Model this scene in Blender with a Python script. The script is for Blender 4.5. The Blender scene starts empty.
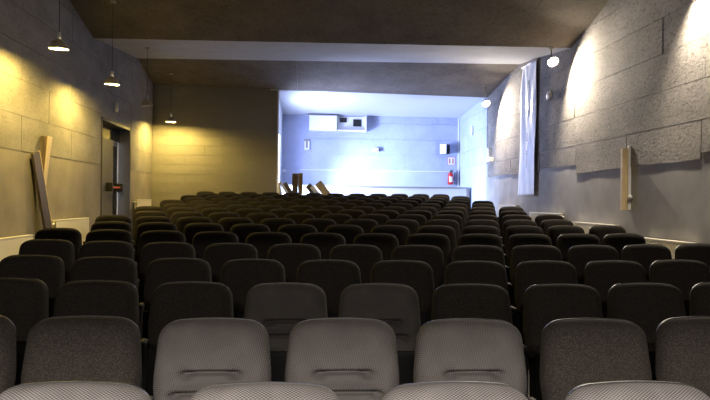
import bpy, bmesh, math, random
from mathutils import Vector, Matrix, noise
random.seed(7)
S = bpy.context.scene
COL = S.collection
PI = math.pi

# ------------------------------------------------------------------ materials
def newmat(name):
    m = bpy.data.materials.new(name); m.use_nodes = True
    nt = m.node_tree
    return m, nt, nt.nodes['Principled BSDF'], nt.nodes, nt.links

def plain(name, col, rough=.6, metal=0., spec=.5, vary=0.0, scale=8):
    m, nt, b, N, L = newmat(name)
    b.inputs['Base Color'].default_value = (*col, 1)
    b.inputs['Roughness'].default_value = rough
    b.inputs['Metallic'].default_value = metal
    b.inputs['Specular IOR Level'].default_value = spec
    if vary:
        tc = N.new('ShaderNodeTexCoord'); nz = N.new('ShaderNodeTexNoise')
        nz.inputs['Scale'].default_value = scale; nz.inputs['Detail'].default_value = 5
        L.new(tc.outputs['Object'], nz.inputs['Vector'])
        r = N.new('ShaderNodeValToRGB')
        r.color_ramp.elements[0].position = .3; r.color_ramp.elements[1].position = .7
        r.color_ramp.elements[0].color = (*[c*(1-vary) for c in col], 1)
        r.color_ramp.elements[1].color = (*[min(1, c*(1+vary)) for c in col], 1)
        L.new(nz.outputs['Fac'], r.inputs['Fac']); L.new(r.outputs['Color'], b.inputs['Base Color'])
    return m

def emis(name, col, s):
    m, nt, b, N, L = newmat(name)
    b.inputs['Base Color'].default_value = (*col, 1)
    b.inputs['Emission Color'].default_value = (*col, 1)
    b.inputs['Emission Strength'].default_value = s
    return m

def fibre(name, c0, c1, fine=60, bump=.25, stretch=(1, 1, 1), dark=(.02, .02, .02), darkamt=.5):
    """pressed wood-wool board: mottled, with dark pits and a rough face"""
    m, nt, b, N, L = newmat(name)
    tc = N.new('ShaderNodeTexCoord'); mp = N.new('ShaderNodeMapping')
    mp.inputs['Scale'].default_value = stretch
    L.new(tc.outputs['Object'], mp.inputs['Vector'])
    big = N.new('ShaderNodeTexNoise'); big.inputs['Scale'].default_value = 1.6; big.inputs['Detail'].default_value = 6
    big.inputs['Roughness'].default_value = .65
    sm = N.new('ShaderNodeTexNoise'); sm.inputs['Scale'].default_value = fine*.35; sm.inputs['Detail'].default_value = 6
    sm.inputs['Roughness'].default_value = .75
    for t in (big, sm): L.new(mp.outputs['Vector'], t.inputs['Vector'])
    r = N.new('ShaderNodeValToRGB')
    r.color_ramp.elements[0].position = .32; r.color_ramp.elements[1].position = .68
    r.color_ramp.elements[0].color = (*c0, 1); r.color_ramp.elements[1].color = (*c1, 1)
    L.new(big.outputs['Fac'], r.inputs['Fac'])
    r2 = N.new('ShaderNodeValToRGB')
    r2.color_ramp.elements[0].position = .36; r2.color_ramp.elements[1].position = .5
    r2.color_ramp.elements[0].color = (1-darkamt, 1-darkamt, 1-darkamt, 1); r2.color_ramp.elements[1].color = (1, 1, 1, 1)
    L.new(sm.outputs['Fac'], r2.inputs['Fac'])
    mx = N.new('ShaderNodeMix'); mx.data_type = 'RGBA'; mx.blend_type = 'MULTIPLY'; mx.inputs[0].default_value = 1
    L.new(r.outputs['Color'], mx.inputs[6]); L.new(r2.outputs['Color'], mx.inputs[7])
    L.new(mx.outputs[2], b.inputs['Base Color'])
    b.inputs['Roughness'].default_value = .92; b.inputs['Specular IOR Level'].default_value = .2
    bp = N.new('ShaderNodeBump'); bp.inputs['Strength'].default_value = bump; bp.inputs['Distance'].default_value = .02
    L.new(sm.outputs['Fac'], bp.inputs['Height']); L.new(bp.outputs['Normal'], b.inputs['Normal'])
    return m

def weave(name, base, thread, pitch, herring=True):
    """woven upholstery: a staggered lattice of pale threads over a dark ground"""
    m, nt, b, N, L = newmat(name)
    tc = N.new('ShaderNodeTexCoord'); sp = N.new('ShaderNodeSeparateXYZ')
    L.new(tc.outputs['Object'], sp.inputs[0])
    def mth(op, a, c=None):
        n = N.new('ShaderNodeMath'); n.operation = op
        for k, v in ((0, a), (1, c)):
            if v is None: continue
            if isinstance(v, (int, float)): n.inputs[k].default_value = v
            else: L.new(v, n.inputs[k])
        return n.outputs[0]
    k = 2*PI/pitch
    zz = mth('ADD', sp.outputs['Z'], sp.outputs['Y'])
    if herring:   # chevrons: the slant flips every 35 mm
        tri = mth('PINGPONG', sp.outputs['X'], .016)
        a = mth('SINE', mth('MULTIPLY', mth('ADD', zz, mth('MULTIPLY', tri, 1.0)), k))
        c = mth('SINE', mth('MULTIPLY', mth('SUBTRACT', sp.outputs['X'], mth('MULTIPLY', zz, .15)), k*1.3))
        s = mth('ADD', mth('MULTIPLY', a, .6), mth('MULTIPLY', c, .4))
    else:
        a = mth('SINE', mth('MULTIPLY', sp.outputs['X'], k)); c = mth('SINE', mth('MULTIPLY', zz, k))
        s = mth('MULTIPLY', a, c)
    f = mth('ADD', mth('MULTIPLY', s, .5), .5)
    nz = N.new('ShaderNodeTexNoise'); nz.inputs['Scale'].default_value = 9; L.new(tc.outputs['Object'], nz.inputs['Vector'])
    f2 = mth('ADD', f, mth('MULTIPLY', mth('SUBTRACT', nz.outputs['Fac'], .5), .5))
    r = N.new('ShaderNodeValToRGB')
    r.color_ramp.elements[0].position = .2; r.color_ramp.elements[1].position = .85
    r.color_ramp.elements[0].color = (*base, 1); r.color_ramp.elements[1].color = (*thread, 1)
    L.new(f2, r.inputs['Fac']); L.new(r.outputs['Color'], b.inputs['Base Color'])
    b.inputs['Roughness'].default_value = .9; b.inputs['Specular IOR Level'].default_value = .15
    bp = N.new('ShaderNodeBump'); bp.inputs['Strength'].default_value = .25; bp.inputs['Distance'].default_value = .003
    L.new(f, bp.inputs['Height']); L.new(bp.outputs['Normal'], b.inputs['Normal'])
    return m

def speckle(name, base, fleck):
    m, nt, b, N, L = newmat(name)
    tc = N.new('ShaderNodeTexCoord'); v = N.new('ShaderNodeTexVoronoi'); v.inputs['Scale'].default_value = 185
    L.new(tc.outputs['Object'], v.inputs['Vector'])
    r = N.new('ShaderNodeValToRGB')
    r.color_ramp.elements[0].position = .18; r.color_ramp.elements[1].position = .52
    r.color_ramp.elements[0].color = (*fleck, 1); r.color_ramp.elements[1].color = (*base, 1)
    L.new(v.outputs['Distance'], r.inputs['Fac'])
    L.new(r.outputs['Color'], b.inputs['Base Color'])
    b.inputs['Roughness'].default_value = .9; b.inputs['Specular IOR Level'].default_value = .15
    return m

def wood(name, c0, c1, axis=2, rough=.55):
    m, nt, b, N, L = newmat(name)
    tc = N.new('ShaderNodeTexCoord'); mp = N.new('ShaderNodeMapping')
    sc = [14, 14, 14]; sc[axis] = 1.2; mp.inputs['Scale'].default_value = sc
    L.new(tc.outputs['Object'], mp.inputs['Vector'])
    nz = N.new('ShaderNodeTexNoise'); nz.inputs['Scale'].default_value = 1.5; nz.inputs['Detail'].default_value = 6
    L.new(mp.outputs['Vector'], nz.inputs['Vector'])
    r = N.new('ShaderNodeValToRGB')
    r.color_ramp.elements[0].position = .35; r.color_ramp.elements[1].position = .65
    r.color_ramp.elements[0].color = (*c0, 1); r.color_ramp.elements[1].color = (*c1, 1)
    L.new(nz.outputs['Fac'], r.inputs['Fac']); L.new(r.outputs['Color'], b.inputs['Base Color'])
    b.inputs['Roughness'].default_value = rough
    return m

M = dict(
    panel=fibre('wood_wool_panel', (.19, .175, .16), (.315, .29, .265), 80, .6, stretch=(1, .55, 1), darkamt=.55),
    backpanel=fibre('smooth_back_board', (.225, .21, .18), (.27, .25, .215), 70, .15, stretch=(.5, 1, 2), darkamt=.15),
    leftpanel=fibre('smoothed_wood_wool_panel', (.20, .185, .165), (.32, .295, .265), 80, .35, stretch=(1, .55, 1), darkamt=.25),
    leftplaster=plain('warm_grey_plaster', (.27, .24, .20), .9, spec=.2, vary=.16, scale=2.2),
    plaster=plain('grey_wall_plaster', (.315, .305, .30), .9, spec=.2, vary=.16, scale=2.2),
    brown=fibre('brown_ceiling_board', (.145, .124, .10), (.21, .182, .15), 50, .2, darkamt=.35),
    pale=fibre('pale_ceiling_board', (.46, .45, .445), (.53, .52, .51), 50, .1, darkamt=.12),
    bluelit_board=fibre('blue_lit_recess_board', (.37, .41, .56), (.46, .50, .66), 90, .3, darkamt=.22),  # wall board with the recess's blue daylight put into its colour
    bluelit_plaster=plain('blue_lit_recess_plaster', (.44, .48, .62), .85, spec=.2, vary=.06, scale=2),  # plaster lightened and blued in the same way, for the daylight on it
    ceilwhite=plain('recess_ceiling_paint', (.62, .63, .64), .85, spec=.2),
    white=plain('white_plaster', (.78, .78, .78), .85, spec=.2),
    floor=plain('dark_floor', (.07, .065, .06), .6, vary=.2, scale=3),
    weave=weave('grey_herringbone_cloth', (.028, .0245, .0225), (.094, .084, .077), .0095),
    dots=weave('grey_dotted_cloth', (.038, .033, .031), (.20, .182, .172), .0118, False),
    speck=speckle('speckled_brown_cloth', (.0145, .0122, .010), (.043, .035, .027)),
    shell=plain('dark_plastic_shell', (.020, .018, .017), .45, spec=.35),
    pan=plain('black_plastic_pan', (.010, .010, .010), .8, spec=.2),
    frame=plain('dark_steel', (.03, .03, .032), .4, .6),
    arm=plain('black_armrest', (.015, .014, .013), .7, spec=.2),
    radiator=plain('cream_enamel', (.88, .82, .68), .4),
    lampmetal=plain('lamp_shade_enamel', (.33, .29, .24), .4),
    lampwhite=plain('lamp_inner_white', (.85, .83, .78), .6),
    cord=plain('black_cord', (.01, .01, .01), .6),
    chrome=plain('lamp_socket_metal', (.6, .58, .55), .3, .8),
    bulb=emis('warm_bulb', (1, .86, .55), 140),
    bulbw=emis('white_flood_glass', (1, .93, .80), 45),
    bulboff=plain('unlit_bulb', (.8, .8, .78), .2),
    doorleaf=plain('grey_door_paint', (.17, .16, .14), .35),
    door=plain('dark_door_paint', (.035, .03, .025), .5),
    doorglass=plain('dark_door_glass', (.03, .035, .04), .06),
    red=plain('red_enamel', (.55, .02, .02), .35),
    black=plain('black_plastic', (.012, .012, .013), .4),
    whiteplastic=plain('white_plastic', (.8, .8, .8), .4),
    tan=wood('tan_board', (.62, .46, .23), (.76, .60, .34)),
    palewood=wood('pale_board', (.58, .46, .28), (.72, .60, .40)),
    plank=wood('weathered_plank', (.09, .065, .04), (.16, .12, .075)),
    darkplank=wood('dark_weathered_plank', (.045, .032, .019), (.085, .062, .038)),
    brownwood=wood('brown_plank', (.07, .045, .02), (.14, .09, .04)),
    banner=plain('white_banner_vinyl', (.80, .81, .84), .35, vary=.05, scale=5),
    ink=plain('grey_banner_ink', (.25, .27, .32), .6),
)

# ------------------------------------------------------------------ mesh helpers
def box(bm, x0, x1, y0, y1, z0, z1, mat=None, mi=0):
    vs = [Vector((x, y, z)) for z in (z0, z1) for y in (y0, y1) for x in (x0, x1)]
    if mat is not None: vs = [mat @ v for v in vs]
    v = [bm.verts.new(p) for p in vs]
    for f in ((0, 2, 3, 1), (4, 5, 7, 6), (0, 1, 5, 4), (2, 6, 7, 3), (0, 4, 6, 2), (1, 3, 7, 5)):
        bm.faces.new([v[i] for i in f]).material_index = mi
    return v

def rbox(bm, x0, x1, y0, y1, z0, z1, r=.005, seg=2, mat=None):
    t = bmesh.new(); box(t, x0, x1, y0, y1, z0, z1)
    bmesh.ops.bevel(t, geom=t.edges[:], offset=r, segments=seg, profile=.5, affect='EDGES')
    if mat is not None: t.transform(mat)
    me = bpy.data.meshes.new('tmp'); t.to_mesh(me); t.free(); bm.from_mesh(me); bpy.data.meshes.remove(me)

def lathe(bm, prof, seg=32, mat=None):
    rings = []
    for r, z in prof:
        ring = []
        for k in range(seg):
            a = 2*PI*k/seg
            p = Vector((r*math.cos(a), r*math.sin(a), z))
            ring.append(bm.verts.new(mat @ p if mat is not None else p))
        rings.append(ring)
    for a, b in zip(rings, rings[1:]):
        for k in range(seg):
            bm.faces.new((a[k], a[(k+1) % seg], b[(k+1) % seg], b[k]))
    return rings

def closed_lathe(bm, prof, seg=32, mat=None):
    r = lathe(bm, prof, seg, mat)
    bm.faces.new(list(reversed(r[0]))); bm.faces.new(r[-1])

def tube(bm, pts, r, seg=10):
    pts = [Vector(p) for p in pts]; rings = []
    for i, p in enumerate(pts):
        d = (pts[min(i+1, len(pts)-1)] - pts[max(i-1, 0)]).normalized()
        up = Vector((0, 0, 1)) if abs(d.z) < .9 else Vector((1, 0, 0))
        a = d.cross(up).normalized(); b = d.cross(a)
        rings.append([bm.verts.new(p + r*(math.cos(2*PI*k/seg)*a + math.sin(2*PI*k/seg)*b)) for k in range(seg)])
    for a, b in zip(rings, rings[1:]):
        for k in range(seg): bm.faces.new((a[k], a[(k+1) % seg], b[(k+1) % seg], b[k]))
    bm.faces.new(list(reversed(rings[0]))); bm.faces.new(rings[-1])

def prism(bm, poly, x0, x1, axis='X'):
    """extrude a closed 2D outline along an axis"""
    def p(u, v, w): return {'X': (w, u, v), 'Y': (u, w, v), 'Z': (u, v, w)}[axis]
    a = [bm.verts.new(p(u, v, x0)) for u, v in poly]; b = [bm.verts.new(p(u, v, x1)) for u, v in poly]
    n = len(poly)
    bm.faces.new(a); bm.faces.new(list(reversed(b)))
    for i in range(n): bm.faces.new((a[i], b[i], b[(i+1) % n], a[(i+1) % n]))

def obj(name, bm, mats, parent=None, smooth=False, loc=None):
    bmesh.ops.recalc_face_normals(bm, faces=bm.faces[:])
    me = bpy.data.meshes.new(name); bm.to_mesh(me); bm.free()
    for m in (mats if isinstance(mats, (list, tuple)) else [mats]): me.materials.append(m)
    if smooth:
        for p in me.polygons: p.use_smooth = True
    o = bpy.data.objects.new(name, me); COL.objects.link(o)
    if parent: o.parent = parent
    if loc: o.location = loc
    return o

def thing(name, label, cat, loc=(0, 0, 0), group=None, rz=0):
    o = bpy.data.objects.new(name, None); COL.objects.link(o)
    o.empty_display_size = .1
    o.location = loc; o.rotation_euler = (0, 0, rz)
    o['label'] = label; o['category'] = cat
    if group: o['group'] = group
    return o

def tag(o, label, cat, group=None):
    o['label'] = label; o['category'] = cat
    if group: o['group'] = group
    return o

def struct(name, bm, mats, smooth=False, parent=None):
    o = obj(name, bm, mats, parent, smooth); 
    if not parent: o['kind'] = 'structure'
    return o

def smooth_by_angle(o, deg=40):
    me = o.data
    for p in me.polygons: p.use_smooth = True
    try: me.set_sharp_from_angle(angle=math.radians(deg))
    except Exception: pass

# ------------------------------------------------------------------ the hall
XL, XR = -4.04, 4.81          # side walls
YB, YR = 17.7, 21.0           # hall back wall, back wall of the recess behind it
XJ = -0.81                    # left jamb of the recess opening
YF = -4.5                     # wall behind the stage

ROW_Y = [1.90, 2.83, 3.88, 4.86, 5.83, 6.79, 7.76, 8.73, 9.69, 10.66, 11.62, 12.59, 13.59, 14.60, 15.65, 16.72]
ROW_Z = [-.002, .021, .043, .093, .145, .20, .25, .295, .343, .393, .442, .499, .555, .608, .664, .725]
FP = [(YF, 0.0), (1.2, 0.0)] + list(zip(ROW_Y, ROW_Z)) + [(17.2, .74), (YR, .74)]
def floor_z(y):
    for (a, za), (b, zb) in zip(FP, FP[1:]):
        if a <= y <= b: return za + (zb-za)*(y-a)/(b-a)
    return FP[-1][1]

bm = bmesh.new()
top = [(y, z) for y, z in FP]
prism(bm, [(YF-.2, -.3)] + [(YF-.2, 0)] + top[0:] + [(YR+.2, .74), (YR+.2, -.3)], XL-.5, XR+.3)
struct('floor', bm, M['floor'])

# folded ceiling: brown boards where it drops towards the back, pale ones where it climbs
# the folds run a little askew to the hall and the whole ceiling drops slightly to the right
CP = [(YF-.2, 5.2, 0), (2.0, 4.85, .87), (5.0, 5.18, .87), (7.2, 4.62, .87), (10.2, 4.98, .87), (12.42, 4.385, .87), (15.55, 4.70, 1.1), (YB+.02, 4.355, 0)]
def fold(x, c):
    t = (x-.385)/8.85
    return (c[0]-c[2]*t, c[1]-.14*t)
def ceil_z(y, x=0):
    pts = [fold(x, c) for c in CP]
    for (a, za), (b, zb) in zip(pts, pts[1:]):
        if a <= y <= b: return za + (zb-za)*(y-a)/(b-a)
    return pts[-1][1]
bm = bmesh.new()
for ca, cb in zip(CP, CP[1:]):
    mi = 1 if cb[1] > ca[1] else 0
    n = 7
    for k in range(n):                      # boards across the hall, fine seams between them
        x0 = XL - .3 + (XR-XL+.6)*k/n; x1 = XL - .3 + (XR-XL+.6)*(k+1)/n
        g = .0025 if not mi else 0
        v = [bm.verts.new(p) for p in ((x, *fold(x, c)) for x, c in ((x0+g, ca), (x1-g, ca), (x1-g, cb), (x0+g, cb)))]
        w = [bm.verts.new((q.co.x, q.co.y, q.co.z+.05)) for q in v]
        bm.faces.new(v).material_index = mi; bm.faces.new(list(reversed(w))).material_index = mi
        for i in range(4): bm.faces.new((v[i], w[i], w[(i+1) % 4], v[(i+1) % 4])).material_index = mi
v = [(YF-.2, 5.9), (YB+.02, 5.9)]
box(bm, XL-.3, XR+.3, YF-.2, YB+.02, 5.4, 5.5)
struct('ceiling', bm, [M['brown'], M['pale']])

bm = bmesh.new()                            # white ceiling of the recess, falling a little to the back
prism(bm, [(YB+.0, 4.355), (YR+.1, 4.14), (YR+.1, 5.4), (YB+.0, 5.4)], XJ-.2, XR+.3)
struct('ceiling', bm, M['ceilwhite']).name = 'ceiling_recess'

def panels(bm, face, y0, y1, z0, z1, hgt=.5, length=2.0, off=0.0, zbase=2.0, proud=.02, ceil=None, skip=None, sgn=1, along='Y'):
    """a course work of boards on a wall: face = wall plane, sgn = towards the room"""
    k0 = int(math.floor((z0-zbase)/hgt+1e-6)); k1 = int(math.ceil((z1-zbase)/hgt-1e-6))
    for k in range(k0, k1):
        za, zb = max(z0, zbase+k*hgt), min(z1, zbase+(k+1)*hgt)
        sh = off + (length/2 if k % 2 else 0)
        j0 = int(math.floor((y0-sh)/length)); j1 = int(math.ceil((y1-sh)/length))
        for j in range(j0, j1):
            a, b = max(y0, sh+j*length), min(y1, sh+(j+1)*length)
            if b-a < .05: continue
            if skip and skip(a, b, za, zb): continue
            p = proud + random.uniform(-.003, .003)
            g = .0035
            f0, f1 = face, face+sgn*p
            lo, hi = min(f0, f1), max(f0, f1)
            ex = random.uniform(0, .006)
            if along == 'Y': box(bm, lo, hi, a+g, b-g, za+g+ex*.3, zb-g)
            else: box(bm, a+g, b-g, lo, hi, za+g+ex*.3, zb-g)

# left wall with the recessed side door
DY0, DY1, DZ1 = 13.42, 15.55, 3.06
bm = bmesh.new()
box(bm, XL-.3, XL, YF-.2, DY0, -.3, 5.4)
box(bm, XL-.3, XL, DY1, YB+.2, -.3, 5.4)
box(bm, XL-.3, XL, DY0, DY1, DZ1, 5.4)
box(bm, XL-.3, XL, DY0, DY1, -.3, floor_z(14.4)+.02)
struct('wall_left', bm, M['leftplaster'])
bm = bmesh.new()
panels(bm, XL, YF, DY0-.06, 2.11, 5.0, zbase=2.11, off=1.75, proud=.008)
panels(bm, XL, DY1+.06, YB-.02, 2.11, 5.0, zbase=2.11, off=1.2, proud=.008)
panels(bm, XL, DY0-.06, DY1+.06, 3.13, 5.0, zbase=2.11, off=1.75, proud=.008)
struct('trim_3', bm, M['leftpanel'])

# right wall, running on past the hall into the recess
bm = bmesh.new()
box(bm, XR, XR+.3, YF-.2, YB+.1, -.3, 5.4)
struct('wall_right', bm, M['plaster'])
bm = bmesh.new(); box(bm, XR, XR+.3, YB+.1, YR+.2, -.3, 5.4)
struct('wall_recess_right', bm, M['bluelit_plaster'])
bm = bmesh.new()
panels(bm, XR, YF, YB, 2.5, 5.0, off=.8, zbase=2.5, sgn=-1, proud=.012)
# the lowest course: one run hangs lower and stands proud, the boards beyond stop higher
for a, b, zl, zt, pr in ((7.87, 9.796, 2.02, 2.49, .014), (9.80, 11.70, 2.0, 2.49, .016), (11.72, 13.6, 2.16, 2.49, .010),
                         (13.62, 15.6, 2.12, 2.49, .010), (15.62, 17.6, 2.14, 2.49, .010), (5.9, 7.86, 2.10, 2.49, .018), (3.9, 5.89, 2.05, 2.49, .018)):
    # a slightly warped lower edge
    n = 10; vs = []
    for i in range(n+1):
        y = a+.006+(b-a-.012)*i/n
        z = zl + .010*math.sin(i*.45+a*2)
        vs.append([bm.verts.new(p) for p in ((XR, y, z), (XR-pr-.010*abs(math.sin(i*.45+a)), y, z), (XR-pr, y, zt), (XR, y, zt))])
    for i in range(n):
        p, q = vs[i], vs[i+1]
        for k in range(4): bm.faces.new((p[k], p[(k+1) % 4], q[(k+1) % 4], q[k]))
    bm.faces.new(vs[0]); bm.faces.new(list(reversed(vs[-1])))
struct('trim_4', bm, M['panel'])
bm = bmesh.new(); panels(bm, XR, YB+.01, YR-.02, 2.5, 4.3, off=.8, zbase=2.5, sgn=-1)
struct('trim_5', bm, M['bluelit_board'])

bm = bmesh.new()                            # back wall of the hall, left of the opening
box(bm, XL-.3, XJ, YB+.03, YB+.25, -.3, 5.4)
panels(bm, YB+.03, XL+.01, XJ-.01, .7, 4.9, hgt=.25, length=1.0, off=.3, zbase=.61, proud=.012, sgn=-1, along='X')
struct('wall_back', bm, M['backpanel'])

bm = bmesh.new()                            # recess: side wall with its daylight opening
WY0, WY1, WZ0, WZ1 = 18.0, 19.3, 1.35, 3.3
box(bm, XJ-.2, XJ, YB+.25, WY0, -.3, 5.4); box(bm, XJ-.2, XJ, WY1, YR+.2, -.3, 5.4)
box(bm, XJ-.2, XJ, WY0, WY1, -.3, WZ0); box(bm, XJ-.2, XJ, WY0, WY1, WZ1, 5.4)
struct('wall_recess_left', bm, M['white'])
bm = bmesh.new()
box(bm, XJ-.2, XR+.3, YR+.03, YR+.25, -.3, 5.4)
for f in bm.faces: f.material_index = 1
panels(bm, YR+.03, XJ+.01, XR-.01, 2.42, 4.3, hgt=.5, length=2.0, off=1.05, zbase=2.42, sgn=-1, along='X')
struct('wall_recess_back', bm, [M['bluelit_board'], M['bluelit_plaster']])
bm = bmesh.new(); box(bm, XL-.3, XR+.3, YF-.3, YF, -.3, 5.5)
struct('wall_front', bm, M['plaster'])
bm = bmesh.new(); box(bm, XL, XR, -1.08, -.92, 2.57, 5.2)  # unseen header, placed to keep stage light off all but the nearest rows
struct('wall_unseen_header', bm, M['plaster'])

# window in the side wall of the recess
bm = bmesh.new()
fx0, fx1 = XJ-.16, XJ-.10
for y0, y1, z0, z1 in ((WY0, WY0+.06, WZ0, WZ1), (WY1-.06, WY1, WZ0, WZ1), (WY0, WY1, WZ0, WZ0+.06), (WY0, WY1, WZ1-.06, WZ1), ((WY0+WY1)/2-.03, (WY0+WY1)/2+.03, WZ0, WZ1)):
    box(bm, fx0, fx1, y0, y1, z0, z1)
struct('window_1', bm, M['whiteplastic'])

# low white wall in front of the recess
bm = bmesh.new()
box(bm, XJ+.01, 4.66, 19.45, 19.60, .74, 1.87)
for f in bm.faces: f.material_index = 0
box(bm, XJ+.01, 4.72, 19.40, 19.65, 1.87, 1.905, mi=1)
box(bm, 4.66, 4.74, 19.42, 19.63, .74, 1.87, mi=1)
struct('wall_parapet', bm, [M['white'], M['plaster']])
bm = bmesh.new(); rbox(bm, XR-.07, XR-.03, YR-.05, YR-.005, .74, 4.14, .006)
struct('trim_1', bm, M['whiteplastic'])
bm = bmesh.new(); box(bm, XJ-.005, XJ+.03, YB-.005, YB+.26, .74, 4.35)
struct('trim_2', bm, M['white'])

# ------------------------------------------------------------------ side door
dz0 = floor_z(14.4)+.02
d = thing('door_1', 'dark panic-bar side door set back in the left wall', 'door', (XL-.2, 14.48, dz0))
del d['label']; del d['category']; d['kind'] = 'structure'
def loc_part(name, bm, m, parent, origin):
    for v in bm.verts: v.co -= Vector(origin)
    return obj(name, bm, m, parent)
O = (XL-.2, 14.48, dz0)
bm = bmesh.new()                                    # frame and dark reveal
box(bm, XL-.24, XL+.016, DY0, DY0+.045, dz0, DZ1); box(bm, XL-.24, XL+.016, DY1-.05, DY1, dz0, DZ1)
box(bm, XL-.24, XL+.016, DY0, DY1, DZ1-.06, DZ1)
loc_part('door_frame', bm, M['door'], d, O)
bm = bmesh.new()
LY0, LY1 = DY0+.05, DY1-.24
rbox(bm, XL-.26, XL-.21, LY0, LY1, dz0+.01, DZ1-.335, .002)
leaf = loc_part('door_leaf', bm, M['doorleaf'], d, O)
bm = bmesh.new(); rbox(bm, XL-.26, XL-.21, LY0, DY1-.06, DZ1-.336, DZ1-.05, .002)
loc_part('transom', bm, M['doorglass'], d, O)
bm = bmesh.new(); rbox(bm, XL-.212, XL-.204, LY1-.33, LY1-.04, dz0+.35, DZ1-.45, .002)
loc_part('glass_pane', bm, M['doorglass'], d, O)
bm = bmesh.new(); rbox(bm, XL-.212, XL-.202, LY1-.72, LY1-.15, dz0+.02, dz0+.42, .002)
loc_part('kick_plate', bm, M['whiteplastic'], d, O)
bm = bmesh.new()
zb = dz0+1.08
tube(bm, [(XL-.12, 14.5, zb), (XL-.12, LY1-.12, zb)], .022)
bar = loc_part('panic_bar', bm, M['red'], d, O)
for yy in (14.5, LY1-.05):
    bm = bmesh.new(); rbox(bm, XL-.21, XL-.07, yy-.035, yy+.035, zb-.09, zb+.10, .012)
    loc_part('bar_bracket', bm, M['black'], d, O)
# daylight behind the open edge of the door
bm = bmesh.new(); box(bm, XL-.75, XL-.7, DY0-.4, DY1+1.5, 0, 3.4)
o = struct('wall_lobby', bm, M['white'])
bm = bmesh.new()

# ------------------------------------------------------------------ theatre seats
ZT, ZBOT = .93, .46
def halfw(z, grow=0.0):
    """half width of the backrest outline at height z"""
    t = (ZT+grow - z)
    w = .224 + .017*min(1, max(0, (ZT-z)/.22)) - .010*min(1, max(0, (.66-z)/.08)) + grow
    rx, rz = .088, .070
    if t < rz:
        q = max(0.0, 1-((rz-t)/rz)**2.3)
        w -= rx*(1-q**(1/2.3))
    b = z-(ZBOT-grow)
    if b < .05:
        w -= .05*(1-math.sqrt(max(0, 1-((.05-b)/.05)**2)))
    return w
ARCH = .017
TILT = math.radians(9)
RT = Matrix.Translation((0, 0, ZT)) @ Matrix.Rotation(-TILT, 4, 'X') @ Matrix.Translation((0, 0, -ZT))

def cushion(crease):
    zs = [ZBOT, ZBOT+.004, ZBOT+.012, ZBOT+.025, ZBOT+.05]
    z = ZBOT+.07
    while z < ZT-.085:
        zs.append(z); z += .0045 if (.60 < z < .75) else .025
    for t in (.08, .065, .05, .038, .027, .018, .011, .006, .0025, .0006, 0): zs.append(ZT-t)
    us = []
    n = 44
    for i in range(n+1):
        s = -1+2*i/n; us.append(math.sin(s*PI/2)*.35+s*.65 if True else s)
    bm = bmesh.new(); T = .085
    fr, bk = [], []
    for z in zs:
        w = halfw(z); t = ZT-z; b = z-ZBOT
        ev = (1-max(0, (1-t/.075))**2.6)**(1/2.2) if t < .075 else 1
        eb = (1-max(0, (1-b/.06))**2.4)**(1/2.2) if b < .06 else 1
        r1, r2 = [], []
        for u in us:
            x = w*u
            eu = (1-abs(u)**5)**(1/2.3)
            th = T*eu*ev*eb
            th *= 1 - .10*max(0, (z-.72)/.2)            # thinner towards the head
            zz = z - ARCH*(abs(x)/.226)**2*max(0, min(1, (z-.55)/.3))
            if crease:
                ax = abs(x)
                for z0, hw, dp in ((.716, .100, .038), (.634, .140, .032)):
                    sm = 1/(1+math.exp((ax-hw)/.008))
                    th -= dp*math.exp(-((z-z0)/.0075)**2)*sm
                    th -= .034*math.exp(-((ax-hw)/.026)**2-((z-z0+.010)/.017)**2)
                # lumbar pad swells between the seams, side wings stand forward below
                th += .008*math.exp(-((z-.682)/.025)**2)/(1+math.exp((ax-.13)/.012))
                th += .012*math.exp(-((ax-.185)/.035)**2)/(1+math.exp((z-.715)/.02))*eu
            r1.append(bm.verts.new((x, -th, zz))); r2.append(bm.verts.new((x, .006, zz)))
        fr.append(r1); bk.append(r2)
    for i in range(len(zs)-1):
        for j in range(n):
            bm.faces.new((fr[i][j], fr[i][j+1], fr[i+1][j+1], fr[i+1][j]))
            bm.faces.new((bk[i][j], bk[i+1][j], bk[i+1][j+1], bk[i][j+1]))
        bm.faces.new((fr[i][0], fr[i+1][0], bk[i+1][0], bk[i][0]))
        bm.faces.new((fr[i][n], bk[i][n], bk[i+1][n], fr[i+1][n]))
    for j in range(n):
        bm.faces.new((fr[-1][j], fr[-1][j+1], bk[-1][j+1], bk[-1][j]))
        bm.faces.new((fr[0][j], bk[0][j], bk[0][j+1], fr[0][j+1]))
    bmesh.ops.remove_doubles(bm, verts=bm.verts[:], dist=.0004)
    bm.transform(RT)
    return bm

def shell():
    g = .0045
    pts = []
    zs = [ZBOT-g] + [ZBOT-g+.05*(1-math.cos(k/6*PI/2)) for k in range(1, 7)] + [.6, .7, .8]
    zs += [ZT+g-.070*(1-math.sin(k/10*PI/2)) for k in range(0, 11)]
    for z in zs:
        w = halfw(min(z, ZT+g-.0001), g) - .009
        pts.append((w, z - ARCH*(w/.226)**2*max(0, min(1, (z-.55)/.3))))
    topw = pts[-1][0]
    mid = [(topw*(1-2*k/8), ZT+g - ARCH*(topw*(1-2*k/8)/.226)**2) for k in range(1, 8)]
    out = pts + mid + [(-x, z) for x, z in reversed(pts)]
    bm = bmesh.new()
    layers = []
    for y, ins in ((.0, .0), (.016, .0), (.026, .004), (.034, .014), (.036, .03)):
        layers.append([bm.verts.new((x*(1-ins/.23), y, ZT-.23+(z-ZT+.23)*(1-ins/.23))) for x, z in out])
    n = len(out)
    for a, b in zip(layers, layers[1:]):
        for i in range(n): bm.faces.new((a[i], a[(i+1) % n], b[(i+1) % n], b[i]))
    bm.faces.new(layers[0]); bm.faces.new(list(reversed(layers[-1])))
    bm.transform(RT)
    return bm

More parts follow.
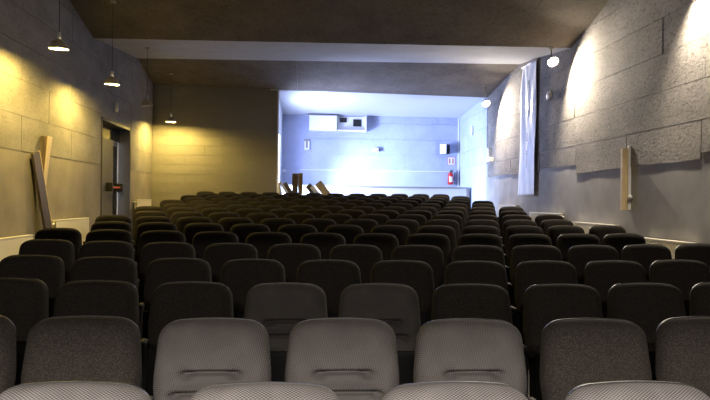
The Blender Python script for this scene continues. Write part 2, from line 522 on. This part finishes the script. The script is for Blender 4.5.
SEATG = 'theater seats in rows'
def make_seat(kind):
    t = thing('theater_seat', 'x', 'seat', (0, 0, -50), SEATG)
    cm = {'weave': M['weave'], 'dots': M['dots'], 'speck': M['speck']}[kind]
    obj('backrest', cushion(kind == 'weave'), cm, t, True)
    s = obj('back_shell', shell(), M['shell'], t); smooth_by_angle(s, 35)
    bm = bmesh.new()                                       # tipped-up seat: cloth towards the back, black pan in front
    A = Matrix.Translation((0, -.125, .21)) @ Matrix.Rotation(math.radians(-4), 4, 'X')
    rbox(bm, -.225, .225, -.045, .015, 0, .37, .022, 3, A)
    c = obj('seat_cushion', bm, cm, t); smooth_by_angle(c, 50)
    bm = bmesh.new(); rbox(bm, -.215, .215, -.075, -.046, .01, .36, .012, 3, A)
    c = obj('seat_pan', bm, M['pan'], t); smooth_by_angle(c, 50)
    arm_part(t, .27)
    return t
def arm_bm(x):
    bm = bmesh.new(); rbox(bm, x-.020, x+.020, -.33, -.005, .565, .60, .014, 3); return bm
def leg_bm(x):
    bm = bmesh.new()
    prism(bm, [(-.30, .012), (.05, .012), (.05, .03), (-.04, .06), (-.03, .565), (-.20, .565), (-.19, .06), (-.30, .03)], x-.016, x+.016)
    rbox(bm, x-.02, x+.02, -.32, .07, 0, .014, .003); return bm
def arm_part(t, x):
    a = obj('armrest', arm_bm(x), M['arm'], t); smooth_by_angle(a, 50)
    obj('leg', leg_bm(x), M['frame'], t)

PROTO = {k: make_seat(k) for k in ('weave', 'dots', 'speck')}
armp = bpy.data.objects.new('armrest', [c for c in PROTO['weave'].children if c.name.startswith('armrest')][0].data)
legp = bpy.data.objects.new('leg', [c for c in PROTO['weave'].children if c.name.startswith('leg')][0].data)

ORD = 'first second third fourth fifth sixth seventh eighth ninth tenth eleventh twelfth thirteenth fourteenth fifteenth sixteenth'.split()
P, X0, CURV = .54, .156, .0079
used = {k: False for k in PROTO}
VIS = {0: (-1.6, 1.6), 1: (-3.1, 3.1), 2: (-3.6, 4.6), 3: (-4.1, 5.1)}   # the seats of the first rows that fall in view
for n in range(16):
    first = -4.5 if n % 2 == 0 else -5.0
    ids = [first+k for k in range(12)]
    if n < 2: ids = [i for i in ids if VIS[n][0]-2.1 < i < VIS[n][1]+2.1]
    vis = [i for i in ids if n not in VIS or VIS[n][0] < i < VIS[n][1]]
    for i in ids:
        x = X0+i*P; y = ROW_Y[n]+CURV*(i-1)**2
        z = floor_z(y)
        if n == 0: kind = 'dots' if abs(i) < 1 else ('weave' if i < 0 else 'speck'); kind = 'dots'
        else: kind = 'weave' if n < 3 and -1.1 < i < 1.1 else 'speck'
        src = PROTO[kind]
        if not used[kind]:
            t = src; used[kind] = True
        else:
            t = src.copy(); COL.objects.link(t)
            for ch in src.children:
                if ch.name.split('.')[0] in ('armrest', 'leg') and ch.get('extra'): continue
                c = ch.copy(); COL.objects.link(c); c.parent = t
        t.location = (x + random.uniform(-.004, .004), y + random.uniform(-.012, .012), z)
        t.rotation_euler = (0, 0, random.uniform(-.015, .015))
        if i == ids[0]:                                    # the end of a row closes with an armrest of its own
            for pr in (armp, legp):
                c = pr.copy(); COL.objects.link(c); c.parent = t; c.location = (-P, 0, 0); c['extra'] = 1
        look = {'weave': 'grey seamed theater seat', 'dots': 'pale dotted theater seat',
                'speck': 'dark speckled theater seat'}[kind]
        rown = 'row nearest the camera' if n == 0 else ('last row at the back' if n == 15 else f'{ORD[n]} row from the camera')
        if i in vis:
            k = vis.index(i); m = len(vis)
            if k == 0: pos = 'leftmost'
            elif k == m-1: pos = 'rightmost'
            else: pos = f'{ORD[k]} from left'
            t['label'] = f'{look}, {pos} in the {rown}'
        else:
            side = 'left' if i < 0 else 'right'
            k = sum(1 for q in ids if (VIS[n][0] > q >= i if side == 'left' else VIS[n][1] < q <= i))
            t['label'] = f'{look}, {ORD[k-1]} past the {side} edge in {rown}'
for k, u in used.items():
    if not u:
        for c in list(PROTO[k].children): bpy.data.objects.remove(c)
        bpy.data.objects.remove(PROTO[k])
for a in (armp, legp): bpy.data.objects.remove(a)

# ------------------------------------------------------------------ radiators
def radiator(y0, y1, side, ztop, label, h=.58):
    fx = XL if side < 0 else XR
    s = 1 if side < 0 else -1
    zc = ztop-h
    t = thing('radiator', label, 'radiator', (fx, (y0+y1)/2, zc), 'panel radiators along the side walls')
    L2 = (y1-y0)/2
    def xr(a, b): return (min(s*a, s*b), max(s*a, s*b))
    bm = bmesh.new()
    a, b = xr(.085, .105); 
    n = max(6, int((y1-y0)/.055)) if side > 0 else 1; w = (y1-y0)/n       # pressed front panel with shallow vertical channels
    for k in range(n):
        rbox(bm, a, b, -L2+k*w+.004, -L2+(k+1)*w-.004, .02, h-.025, .006, 2)
    a2, b2 = xr(.082, .095); box(bm, a2, b2, -L2, L2, .0, h-.01)
    obj('front_panel', bm, M['radiator'], t)
    bm = bmesh.new(); a, b = xr(.03, .045); box(bm, a, b, -L2, L2, .0, h-.01); obj('rear_panel', bm, M['radiator'], t)
    bm = bmesh.new(); a, b = xr(.028, .108); rbox(bm, a, b, -L2, L2, h-.02, h, .004); obj('top_grille', bm, M['radiator'], t)
    for yy in (-L2, L2-.006):
        bm = bmesh.new(); a, b = xr(.03, .106); box(bm, a, b, yy, yy+.006, .0, h-.01); obj('side_panel', bm, M['radiator'], t)
    for yy in (-L2*.6, L2*.6):
        bm = bmesh.new(); a, b = xr(.0, .04); box(bm, a, b, yy-.02, yy+.02, .05, h-.08); obj('bracket', bm, M['radiator'], t)
    bm = bmesh.new(); xx = s*.065
    tube(bm, [(xx, -L2-.02, h-.07), (xx, -L2-.10, h-.07)], .024, 12); tube(bm, [(xx, -L2+.0, h-.07), (xx, -L2-.03, h-.07)], .012, 8)
    obj('valve', bm, M['whiteplastic'], t, True)
    return t
radiator(8.2, 9.95, -1, .925, 'cream panel radiator at the left edge under the leaning plank')
radiator(10.85, 12.42, -1, 1.11, 'cream panel radiator on left wall between leaning plank and door')
radiator(15.85, 17.25, -1, 1.45, 'cream panel radiator on left wall beyond the dark door')
radiator(7.92, 9.20, 1, .99, 'cream ribbed radiator nearest the camera on the right wall')
radiator(9.95, 11.65, 1, 1.135, 'cream ribbed radiator on the right wall behind the wall fin')
radiator(12.25, 13.95, 1, 1.27, 'white radiator on right wall just in front of the hanging banner')
radiator(14.9, 16.3, 1, 1.41, 'white radiator farthest back on the right wall beyond the banner')

# ------------------------------------------------------------------ lamps
def light(name, kind, loc, energy, col, **kw):
    l = bpy.data.lights.new(name, kind); l.energy = energy; l.color = col
    for k, v in kw.items(): setattr(l, k, v)
    o = bpy.data.objects.new(name, l); COL.objects.link(o); o.location = loc
    return o

def pendant(x, y, z, label, lit=True, energy=60, tilt=(.06, .04)):
    t = thing('pendant_lamp', label, 'lamp', (x, y, z), 'pendant lamps along the left wall')
    bm = bmesh.new()
    lathe(bm, [(.120, 0), (.115, .035), (.098, .078), (.068, .108), (.036, .122), (.032, .134), (.028, .134), (.032, .118), (.065, .103), (.093, .074), (.110, .033), (.117, .002), (.120, 0)], 36)
    s = obj('shade', bm, [M['lampmetal'], M['lampwhite']], t, True); s.rotation_euler = (tilt[0], tilt[1], 0)
    me = s.data                                            # white enamel inside, dark outside
    for p in me.polygons:
        i = p.index // 36
        p.material_index = 1 if i >= 6 else 0
    bm = bmesh.new(); closed_lathe(bm, [(.022, .12), (.024, .13), (.024, .205), (.018, .22)], 20); obj('socket', bm, M['chrome'], t, True)
    bm = bmesh.new(); cz = ceil_z(y, x)-z
    tube(bm, [(0, 0, .21), (0, 0, cz)], .004, 8); obj('cord', bm, M['cord'], t)
    bm = bmesh.new(); closed_lathe(bm, [(.045, cz-.03), (.05, cz-.01), (.05, cz+.002)], 20); obj('ceiling_cup', bm, M['lampmetal'], t, True)
    bm = bmesh.new()
    closed_lathe(bm, [(.012, .122), (.016, .115), (.034, .095), (.038, .08), (.032, .064), (.014, .056)], 20)
    obj('bulb', bm, M['bulb'] if lit else M['bulboff'], t, True)
    if lit:
        light('pendant_light', 'POINT', (x, y, z+.033), energy, WARM, shadow_soft_size=.03)
    return t
WARM = (1, .72, .17)
pendant(-3.30, 9.11, 3.425, 'lit warm pendant lamp nearest the camera, hanging by the left wall', energy=230)
pendant(-3.30, 11.52, 3.375, 'lit warm pendant lamp hanging second along the left wall before the door', energy=230)
pendant(-3.30, 13.98, 3.365, 'unlit pendant lamp hanging in front of the dark door', lit=False, tilt=(.05, -.1))
pendant(-3.40, 16.90, 3.375, 'lit warm pendant lamp in the corner by the back wall', energy=230)

def flood(x, y, z, label, energy, aim):
    t = thing('floodlight', label, 'lamp', (x, y, z), 'floodlights along the right wall')
    d = Vector(aim).normalized()
    R = d.to_track_quat('-Z', 'Y').to_matrix().to_4x4()    # local -Z is the beam
    bm = bmesh.new()
    lathe(bm, [(.105, -.06), (.10, -.02), (.075, .04), (.045, .07), (.0001, .075), (.0001, .065), (.04, .062), (.068, .036), (.093, -.02), (.10, -.058), (.105, -.06)], 28, R)
    obj('housing', bm, M['lampmetal'], t, True)
    bm = bmesh.new(); closed_lathe(bm, [(.001, -.032), (.06, -.038), (.092, -.03), (.092, -.022), (.001, -.02)], 28, R); obj('lens', bm, M['bulbw'], t, True)
    cz = ceil_z(y, x)-z
    bm = bmesh.new(); tube(bm, [(0, .03, .03), (0, .05, .12), (0, .05, cz)], .012, 10); obj('stem', bm, M['lampmetal'], t, True)
    bm = bmesh.new(); closed_lathe(bm, [(.045, -.03), (.05, -.01), (.05, .004)], 20, Matrix.Translation((0, .05, cz))); obj('ceiling_cup', bm, M['lampmetal'], t, True)
    l = light('flood_light', 'SPOT', Vector((x, y, z))+d*.05, energy, FLOOD, shadow_soft_size=.05, spot_size=math.radians(165), spot_blend=.6)
    l.rotation_euler = d.to_track_quat('-Z', 'Y').to_euler()
    return t
FLOOD = (1, .87, .68)
flood(4.45, 12.0, 4.08, 'bright floodlight under the ceiling fold before the hanging banner', 680, (.10, -1, -.95))
flood(4.45, 16.6, 3.98, 'bright floodlight at the back by the opening to the blue-lit recess', 680, (.10, -1, -.95))
flood(4.45, 8.0, 4.25, 'floodlight nearest the camera high on the right, beyond the top edge', 480, (.0, -1, -1.5))

# ------------------------------------------------------------------ things on the side walls
def fin(y, zb, zt, side, dep_t, dep_b, w_t, w_b, front, sidem, label, knob):
    """a tall wedge fixed to the wall: narrow front board leaning out at the top, two cheeks behind it"""
    fx = XL+.006 if side < 0 else XR
    s = 1 if side < 0 else -1
    t = thing('wall_fin', label, 'wall fitting', (fx, y, zb), 'wooden wedge fittings on the side walls')
    H = zt-zb; th = .014
    bm = bmesh.new()
    vs = []
    for z, dp, w in ((0, dep_b, w_b), (H, dep_t, w_t)):
        vs.append([bm.verts.new((s*a, b, z)) for a, b in ((dp-th, -w/2), (dp, -w/2), (dp, w/2), (dp-th, w/2))])
    a, b = vs
    for k in range(4): bm.faces.new((a[k], a[(k+1) % 4], b[(k+1) % 4], b[k]))
    bm.faces.new(a); bm.faces.new(list(reversed(b)))
    obj('front_board', bm, front, t)
    for e in (-1, 1):
        bm = bmesh.new(); vs = []
        for z, dp, w in ((0, dep_b, w_b), (H, dep_t, w_t)):
            y0 = e*(w/2-.002); y1 = e*(w/2-.016)
            vs.append([bm.verts.new((s*q, r, z)) for q, r in ((0.0, y0), (dp-th, y0), (dp-th, y1), (0.0, y1))])
        a, b = vs
        for k in range(4): bm.faces.new((a[k], a[(k+1) % 4], b[(k+1) % 4], b[k]))
        bm.faces.new(a); bm.faces.new(list(reversed(b)))
        obj('cheek_board', bm, sidem, t)
    if knob:
        bm = bmesh.new(); rbox(bm, min(s*.004, s*.05), max(s*.004, s*.05), -w_t/2-.03, -w_t/2-.001, 0, H+.04, .004)
        r = obj('rail', bm, M['whiteplastic'], t); r['label'] = 'white rail along the edge'
        bm = bmesh.new()
        bmesh.ops.create_uvsphere(bm, u_segments=16, v_segments=10, radius=.036, matrix=Matrix.Translation((s*.035, -w_t/2-.05, .19)))
        r = obj('knob', bm, M['whiteplastic'], t, True); r['label'] = 'white round knob'
    return t
fin(10.50, 1.34, 2.39, -1, .12, .02, .17, .07, M['palewood'], M['plank'], 'pale tapering wooden wedge fixed to left wall above the leaning plank', False)
fin(9.72, 1.37, 2.29, 1, .13, .13, .06, .06, M['tan'], M['tan'], 'tan upright wooden fitting with white knob on the right wall', True)

# plank leaning on the left wall
fy, ftz = 10.62, floor_z(10.6)
t = thing('wooden_plank', 'long weathered brown plank leaning sideways against the left wall', 'plank', (XL+.16, fy, ftz))
bm = bmesh.new()
A = Matrix.Rotation(math.radians(16.0), 4, 'X') @ Matrix.Rotation(math.radians(-3.5), 4, 'Y')
rbox(bm, -.018, .018, -.12, .12, .045, 1.80, .003, 1, A)
obj('board', bm, M['darkplank'], t)
bm = bmesh.new(); rbox(bm, -.021, .021, .12, .135, .045, 1.80, .003, 1, A)
o = obj('edge_strip', bm, M['tan'], t); o['label'] = 'pale edge strip'

# hanging banner on the right wall
t = thing('banner', 'tall wrinkled white vinyl banner hanging on the right wall', 'banner', (XR-.05, 14.13, 1.62))
bm = bmesh.new()
W, Hh, nu, nv = .96, 2.84, 26, 60
ga, gb = [], []
for j in range(nv+1):
    v = j/nv; ra, rb = [], []
    for i in range(nu+1):
        u = i/nu
        yy = -.5*W+W*u + .10*(1-v) + .04*(.5-u)*v
        yy -= (0 if v > .02 else 0)
        fold = .016*math.sin((abs(u-.55)*4-v*3)*PI) * v + .008*math.sin((u*5-v*2)*PI) + .008*noise.noise(Vector((u*4, v*8, 2)))
        xx = -.025 + fold - .04*(1-v)*u
        zz = Hh*v + .12*(1-u)*(v > .999)*0
        ra.append(bm.verts.new((xx, yy, zz))); rb.append(bm.verts.new((xx+.004, yy, zz)))
    ga.append(ra); gb.append(rb)
for j in range(nv):
    for i in range(nu):
        bm.faces.new((ga[j][i], ga[j][i+1], ga[j+1][i+1], ga[j+1][i]))
        bm.faces.new((gb[j][i], gb[j+1][i], gb[j+1][i+1], gb[j][i+1]))
    bm.faces.new((ga[j][0], ga[j+1][0], gb[j+1][0], gb[j][0])); bm.faces.new((ga[j][nu], gb[j][nu], gb[j+1][nu], ga[j+1][nu]))
for i in range(nu):
    bm.faces.new((ga[0][i], gb[0][i], gb[0][i+1], ga[0][i+1])); bm.faces.new((ga[nv][i], ga[nv][i+1], gb[nv][i+1], gb[nv][i]))
GA = [[v.co.copy() for v in r] for r in ga]
obj('cloth', bm, M['banner'], t, True)
bm = bmesh.new()                                            # faint vertical lettering, too small to read
rr = random.Random(3)
for v0, v1 in ((.22, .36), (.42, .48), (.62, .72), (.78, .88)):
    z = v0
    while z < v1:
        j = int(z*nv); i = 13
        p = GA[j][i]
        w = rr.uniform(.02, .06)
        box(bm, p.x-.006, p.x-.003, p.y-w, p.y+w*.6, p.z, p.z+.022)
        z += .014
o = obj('lettering', bm, M['ink'], t); o['label'] = 'faint grey vertical lettering'
bm = bmesh.new(); tube(bm, [(-.03, -.48, Hh+.0), (-.03, .48, Hh)], .014, 10); tube(bm, [(-.03, -.4, Hh), (.05, -.4, Hh)], .008, 8); tube(bm, [(-.03, .4, Hh), (.05, .4, Hh)], .008, 8)
obj('top_rod', bm, M['whiteplastic'], t, True)

def small(name, bm, m, label, cat, smooth=False):
    return tag(obj(name, bm, m, None, smooth), label, cat)
bm = bmesh.new(); closed_lathe(bm, [(.10, 0), (.10, .02), (.075, .06), (.03, .075)], 6, Matrix.Translation((XR-.010, 13.03, 3.60)) @ Matrix.Rotation(-PI/2, 4, 'Y'))
small('motion_sensor', bm, M['whiteplastic'], 'small white six-sided sensor on right wall beside the banner', 'sensor')
t = thing('emergency_light', 'small white emergency light on the wall above the dark door', 'lamp', (XL+.006, 14.34, 3.27))
bm = bmesh.new(); rbox(bm, 0, .05, -.03, .03, 0, .2, .01); obj('housing', bm, M['whiteplastic'], t)
bm = bmesh.new(); rbox(bm, .05, .062, -.022, .022, .02, .18, .006); obj('cover', bm, M['bulboff'], t)
bm = bmesh.new(); rbox(bm, XR-.09, XR-.018, 19.15, 19.25, 3.42, 3.68, .01)
small('junction_box', bm, M['whiteplastic'], 'small upright white box high on the right wall of the recess', 'box')
t = thing('wall_box', 'white angular bracket box at the lower edge of right-wall boards in the recess', 'box', (XR-.010, 17.25, 2.52))
bm = bmesh.new(); rbox(bm, -.12, 0, -.2, .2, 0, .12, .01); obj('base', bm, M['whiteplastic'], t)
bm = bmesh.new(); rbox(bm, -.08, 0, .06, .2, .12, .38, .01); obj('upright', bm, M['whiteplastic'], t)

# ------------------------------------------------------------------ things on the back wall of the recess
YW = YR+.011
t = thing('projection_box', 'white cabinet with an open bay and two dark ports, high on back wall', 'cabinet', (.9, YW, 3.63))
bm = bmesh.new(); rbox(bm, -.88, -.02, -.30, .0, 0, .47, .008); obj('cabinet_body', bm, M['white'], t)
bm = bmesh.new(); rbox(bm, -.91, .01, -.31, .0, .47, .495, .004); o = obj('lid', bm, M['plaster'], t)
bm = bmesh.new()
box(bm, .03, .90, -.03, 0, .04, .48); box(bm, .0, .90, -.30, 0, 0, .04); box(bm, .86, .90, -.30, 0, .04, .48); box(bm, -.0, .03, -.22, 0, .04, .48)
obj('bay', bm, M['white'], t)
bm = bmesh.new(); rbox(bm, .08, .30, -.06, -.02, .30, .45, .004); obj('port', bm, M['black'], t)
bm = bmesh.new(); rbox(bm, .50, .76, -.06, -.02, .18, .40, .004); obj('port', bm, M['black'], t)

t = thing('wall_sconce', 'white U-shaped wall light left on the recess back wall', 'lamp', (-.04, YW, 3.05))
bm = bmesh.new()
out = [(-.08, .0), (.08, .0), (.08, .27), (.03, .27), (.03, .06), (-.03, .06), (-.03, .27), (-.08, .27)]
prism(bm, out, -.10, -.03, 'Y'); obj('body', bm, M['whiteplastic'], t)
bm = bmesh.new(); rbox(bm, -.09, .09, -.03, 0, .05, .34, .004); obj('back_plate', bm, M['plaster'], t)

t = thing('wall_box', 'small white control box in the middle of the recess back wall', 'box', (2.13, YW, 3.02))
bm = bmesh.new(); rbox(bm, -.10, .07, -.12, 0, 0, .12, .008); obj('body', bm, M['whiteplastic'], t)
bm = bmesh.new(); rbox(bm, .07, .10, -.10, 0, .01, .11, .004); obj('side_panel', bm, M['black'], t)

t = thing('loudspeaker', 'white-fronted loudspeaker turned to the left near the recess corner', 'speaker', (4.30, YW-.17, 2.98), None, math.radians(-42))
bm = bmesh.new(); rbox(bm, -.11, .11, -.10, .12, 0, .30, .008); obj('cabinet', bm, M['pan'], t)  # cabinet coloured black to give the speaker's shaded side
bm = bmesh.new(); rbox(bm, -.11, .11, -.125, -.10, 0, .30, .006); obj('grille', bm, M['whiteplastic'], t)
bm = bmesh.new(); tube(bm, [(.0, .10, .15), (.11, .13, .15)], .02, 8); obj('bracket', bm, M['frame'], t)

t = thing('fire_sign', 'red and white safety sign above the fire extinguisher', 'sign', (4.54, YW-.002, 2.64))
bm = bmesh.new(); rbox(bm, -.12, .12, -.008, 0, 0, .26, .003); obj('plate', bm, M['whiteplastic'], t)
bm = bmesh.new()
for x0, x1, z0, z1 in ((-.07, -.035, .05, .21), (.035, .07, .05, .21), (-.12, .12, .0, .012), (-.12, .12, .248, .26), (-.12, -.108, .012, .248), (.108, .12, .012, .248)):
    box(bm, x0, x1, -.011, -.007, z0, z1)
o = obj('symbol', bm, M['red'], t); o['label'] = 'two red upright bars in a red border'

t = thing('fire_extinguisher', 'red fire extinguisher with white label hung on recess back wall', 'fire extinguisher', (4.50, YW-.12, 2.02))
bm = bmesh.new(); closed_lathe(bm, [(.075, 0), (.085, .015), (.085, .30), (.075, .345), (.04, .375), (.028, .385)], 24); obj('cylinder', bm, M['red'], t, True)
bm = bmesh.new(); closed_lathe(bm, [(.026, .385), (.03, .39), (.03, .42), (.015, .43)], 16); rbox(bm, -.015, .09, -.012, .012, .425, .44, .003); rbox(bm, -.015, .08, -.012, .012, .455, .468, .003)
obj('valve', bm, M['black'], t)
bm = bmesh.new()
n = 10; ra = []
for k in range(n+1):
    a = -PI/2 - .75 + 1.3*k/n
    ra.append((bm.verts.new((.087*math.cos(a), .087*math.sin(a), .08)), bm.verts.new((.087*math.cos(a), .087*math.sin(a), .25))))
for p, q in zip(ra, ra[1:]): bm.faces.new((p[0], q[0], q[1], p[1]))
obj('paper_label', bm, M['whiteplastic'], t, True)
bm = bmesh.new(); tube(bm, [(.03, -.01, .41), (.11, -.03, .38), (.12, -.02, .25), (.105, -.01, .12)], .011, 8); obj('hose', bm, M['black'], t, True)
bm = bmesh.new(); box(bm, -.03, .03, .085, .12, .18, .32); obj('hanger', bm, M['frame'], t)

bm = bmesh.new(); tube(bm, [(-.25, YW-.012, 2.425), (4.70, YW-.012, 2.43)], .012, 8)
small('conduit_pipe', bm, M['whiteplastic'], 'thin white conduit running level across the recess back wall', 'pipe')
t = thing('light_switch', 'small pale switch low at the left edge of the recess back wall', 'switch', (-.74, YW, 2.34))
bm = bmesh.new(); rbox(bm, -.05, .05, -.03, 0, 0, .10, .008); obj('plate', bm, M['whiteplastic'], t)
bm = bmesh.new(); rbox(bm, -.025, .025, -.038, -.03, .03, .07, .004); obj('rocker', bm, M['bulboff'], t)

# boards left standing behind the last row, in the opening
def leanboard(name, label, x, y, tilt, w, th, L, m, zc=None):
    """board standing on the floor, its broad face to the stage, leaning sideways by tilt degrees"""
    fz = floor_z(y)
    bm = bmesh.new()
    A = Matrix.Rotation(math.radians(tilt), 4, 'Y')
    rbox(bm, -w/2, w/2, -th/2, th/2, 0, L, .004, 1, A)
    lo = min(v.co.z for v in bm.verts)
    o = tag(obj(name, bm, m), label, 'board', 'boards standing behind the last row')
    o.location = (x, y, fz-lo+.001)
    return o
leanboard('wooden_board', 'dark brown plank standing upright behind the last row', -.335, 17.40, 0.3, .15, .05, 1.42, M['brownwood'])
leanboard('wooden_board', 'golden-edged brown plank upright beside the dark brown one', -.197, 17.40, 0.3, .12, .05, 1.43, wood('golden_plank', (.12, .075, .02), (.26, .17, .05)))
leanboard('wooden_board', 'brown board leaning left, nearest the upright planks', .93, 17.50, -41, .17, .03, 1.42, M['plank'])
leanboard('white_board', 'white board leaning left between brown and tan boards', 1.02, 17.455, -41, .12, .03, 1.40, M['whiteplastic'])
leanboard('wooden_board', 'tan board leaning left at the right of the leaning boards', 1.17, 17.35, -39, .20, .03, 1.45, M['tan'])
leanboard('wooden_board', 'dark narrow board leaning left along the tan one', 1.27, 17.40, -39, .07, .05, 1.50, M['brownwood'])
leanboard('white_board', 'grey-white narrow board leaning on the left jamb of the opening', .05, 17.45, -33, .07, .03, 1.42, M['whiteplastic'])
leanboard('wooden_board', 'weathered brown board leaning under the narrow white one at the jamb', .14, 17.49, -33, .12, .03, 1.36, M['plank'])
bm = bmesh.new()
prof = []
for k in range(15):
    z = 1.16*k/14
    prof.append((.05+.014*math.sin(k*1.9)+(.02 if k < 3 else 0)-(.02 if k > 12 else 0), z))
closed_lathe(bm, prof, 16)
for v in bm.verts: v.co += .02*noise.noise_vector(v.co*6) if v.co.z > .02 else Vector((0, 0, 0))
o = small('paper_roll', bm, M['whiteplastic'], 'crumpled white roll standing against the left jamb of the opening', 'roll', True)
o.location = (-.72, 17.30, floor_z(17.5)+.001)

# ------------------------------------------------------------------ daylight and stage light
l = light('recess_daylight', 'AREA', (XJ-.18, (WY0+WY1)/2, (WZ0+WZ1)/2), 520, (.46, .56, 1.0), shape='RECTANGLE', size=1.9, size_y=1.2)
l.rotation_euler = (0, -PI/2, 0)                      # shines along +X
l = light('recess_sunbeam', 'SPOT', (XJ-.5, 18.55, 2.0), 3800, (.56, .72, 1.0), shadow_soft_size=.12, spot_size=math.radians(80), spot_blend=1.0)
l.rotation_euler = (Vector((4.6, 20.3, 1.7))-l.location).to_track_quat('-Z', 'Y').to_euler()
l = light('lobby_daylight', 'AREA', (XL-.32, 15.9, 2.0), 220, (.75, .82, 1.0), shape='RECTANGLE', size=2.2, size_y=.5)
l.rotation_euler = (0, PI/2, 0)
# stage lighting behind the added, unseen header: it reaches only the nearest rows
def aim(l, to): l.rotation_euler = (Vector(to)-l.location).to_track_quat('-Z', 'Y').to_euler()
l = light('stage_batten', 'AREA', (-.3, -3.0, 3.4), 620, (1, .93, .87), shape='RECTANGLE', size=3.0, size_y=.12); aim(l, (.1, 2.0, .9))
l = light('stage_spot', 'AREA', (-.3, -3.0, 2.95), 130, (1, .93, .87), shape='RECTANGLE', size=1.0, size_y=.03); aim(l, (.1, 2.0, .9))

w = bpy.data.worlds.new('World'); S.world = w; w.use_nodes = True
w.node_tree.nodes['Background'].inputs[0].default_value = (.5, .6, .8, 1)
w.node_tree.nodes['Background'].inputs[1].default_value = .05

# ------------------------------------------------------------------ camera
cam = bpy.data.cameras.new('camera'); co = bpy.data.objects.new('camera', cam); COL.objects.link(co)
cam.sensor_width = 36; cam.lens = 670*36/710; cam.clip_start = .05; cam.clip_end = 100
yaw, pit, roll = .0707, .0024, .0109
def ray(u, v):
    c, s = math.cos(-roll), math.sin(-roll); u, v = u*c-v*s, u*s+v*c
    x, y, z = u, 1.0, -v
    c, s = math.cos(pit), math.sin(pit); y, z = y*c-z*s, y*s+z*c
    c, s = math.cos(yaw), math.sin(yaw)
    return Vector((x*c+y*s, -x*s+y*c, z))
F = ray(0, 0); R = ray(1, 0)-F; U = ray(0, -1)-F
m = Matrix((R, U, -F)).transposed().to_4x4(); m.translation = (0, 0, 1.45)
co.matrix_world = m
S.camera = co

S.view_settings.view_transform = 'Standard'; S.view_settings.look = 'None'
S.view_settings.gamma = 1; S.view_settings.exposure = .1; S.view_settings.use_curve_mapping = False
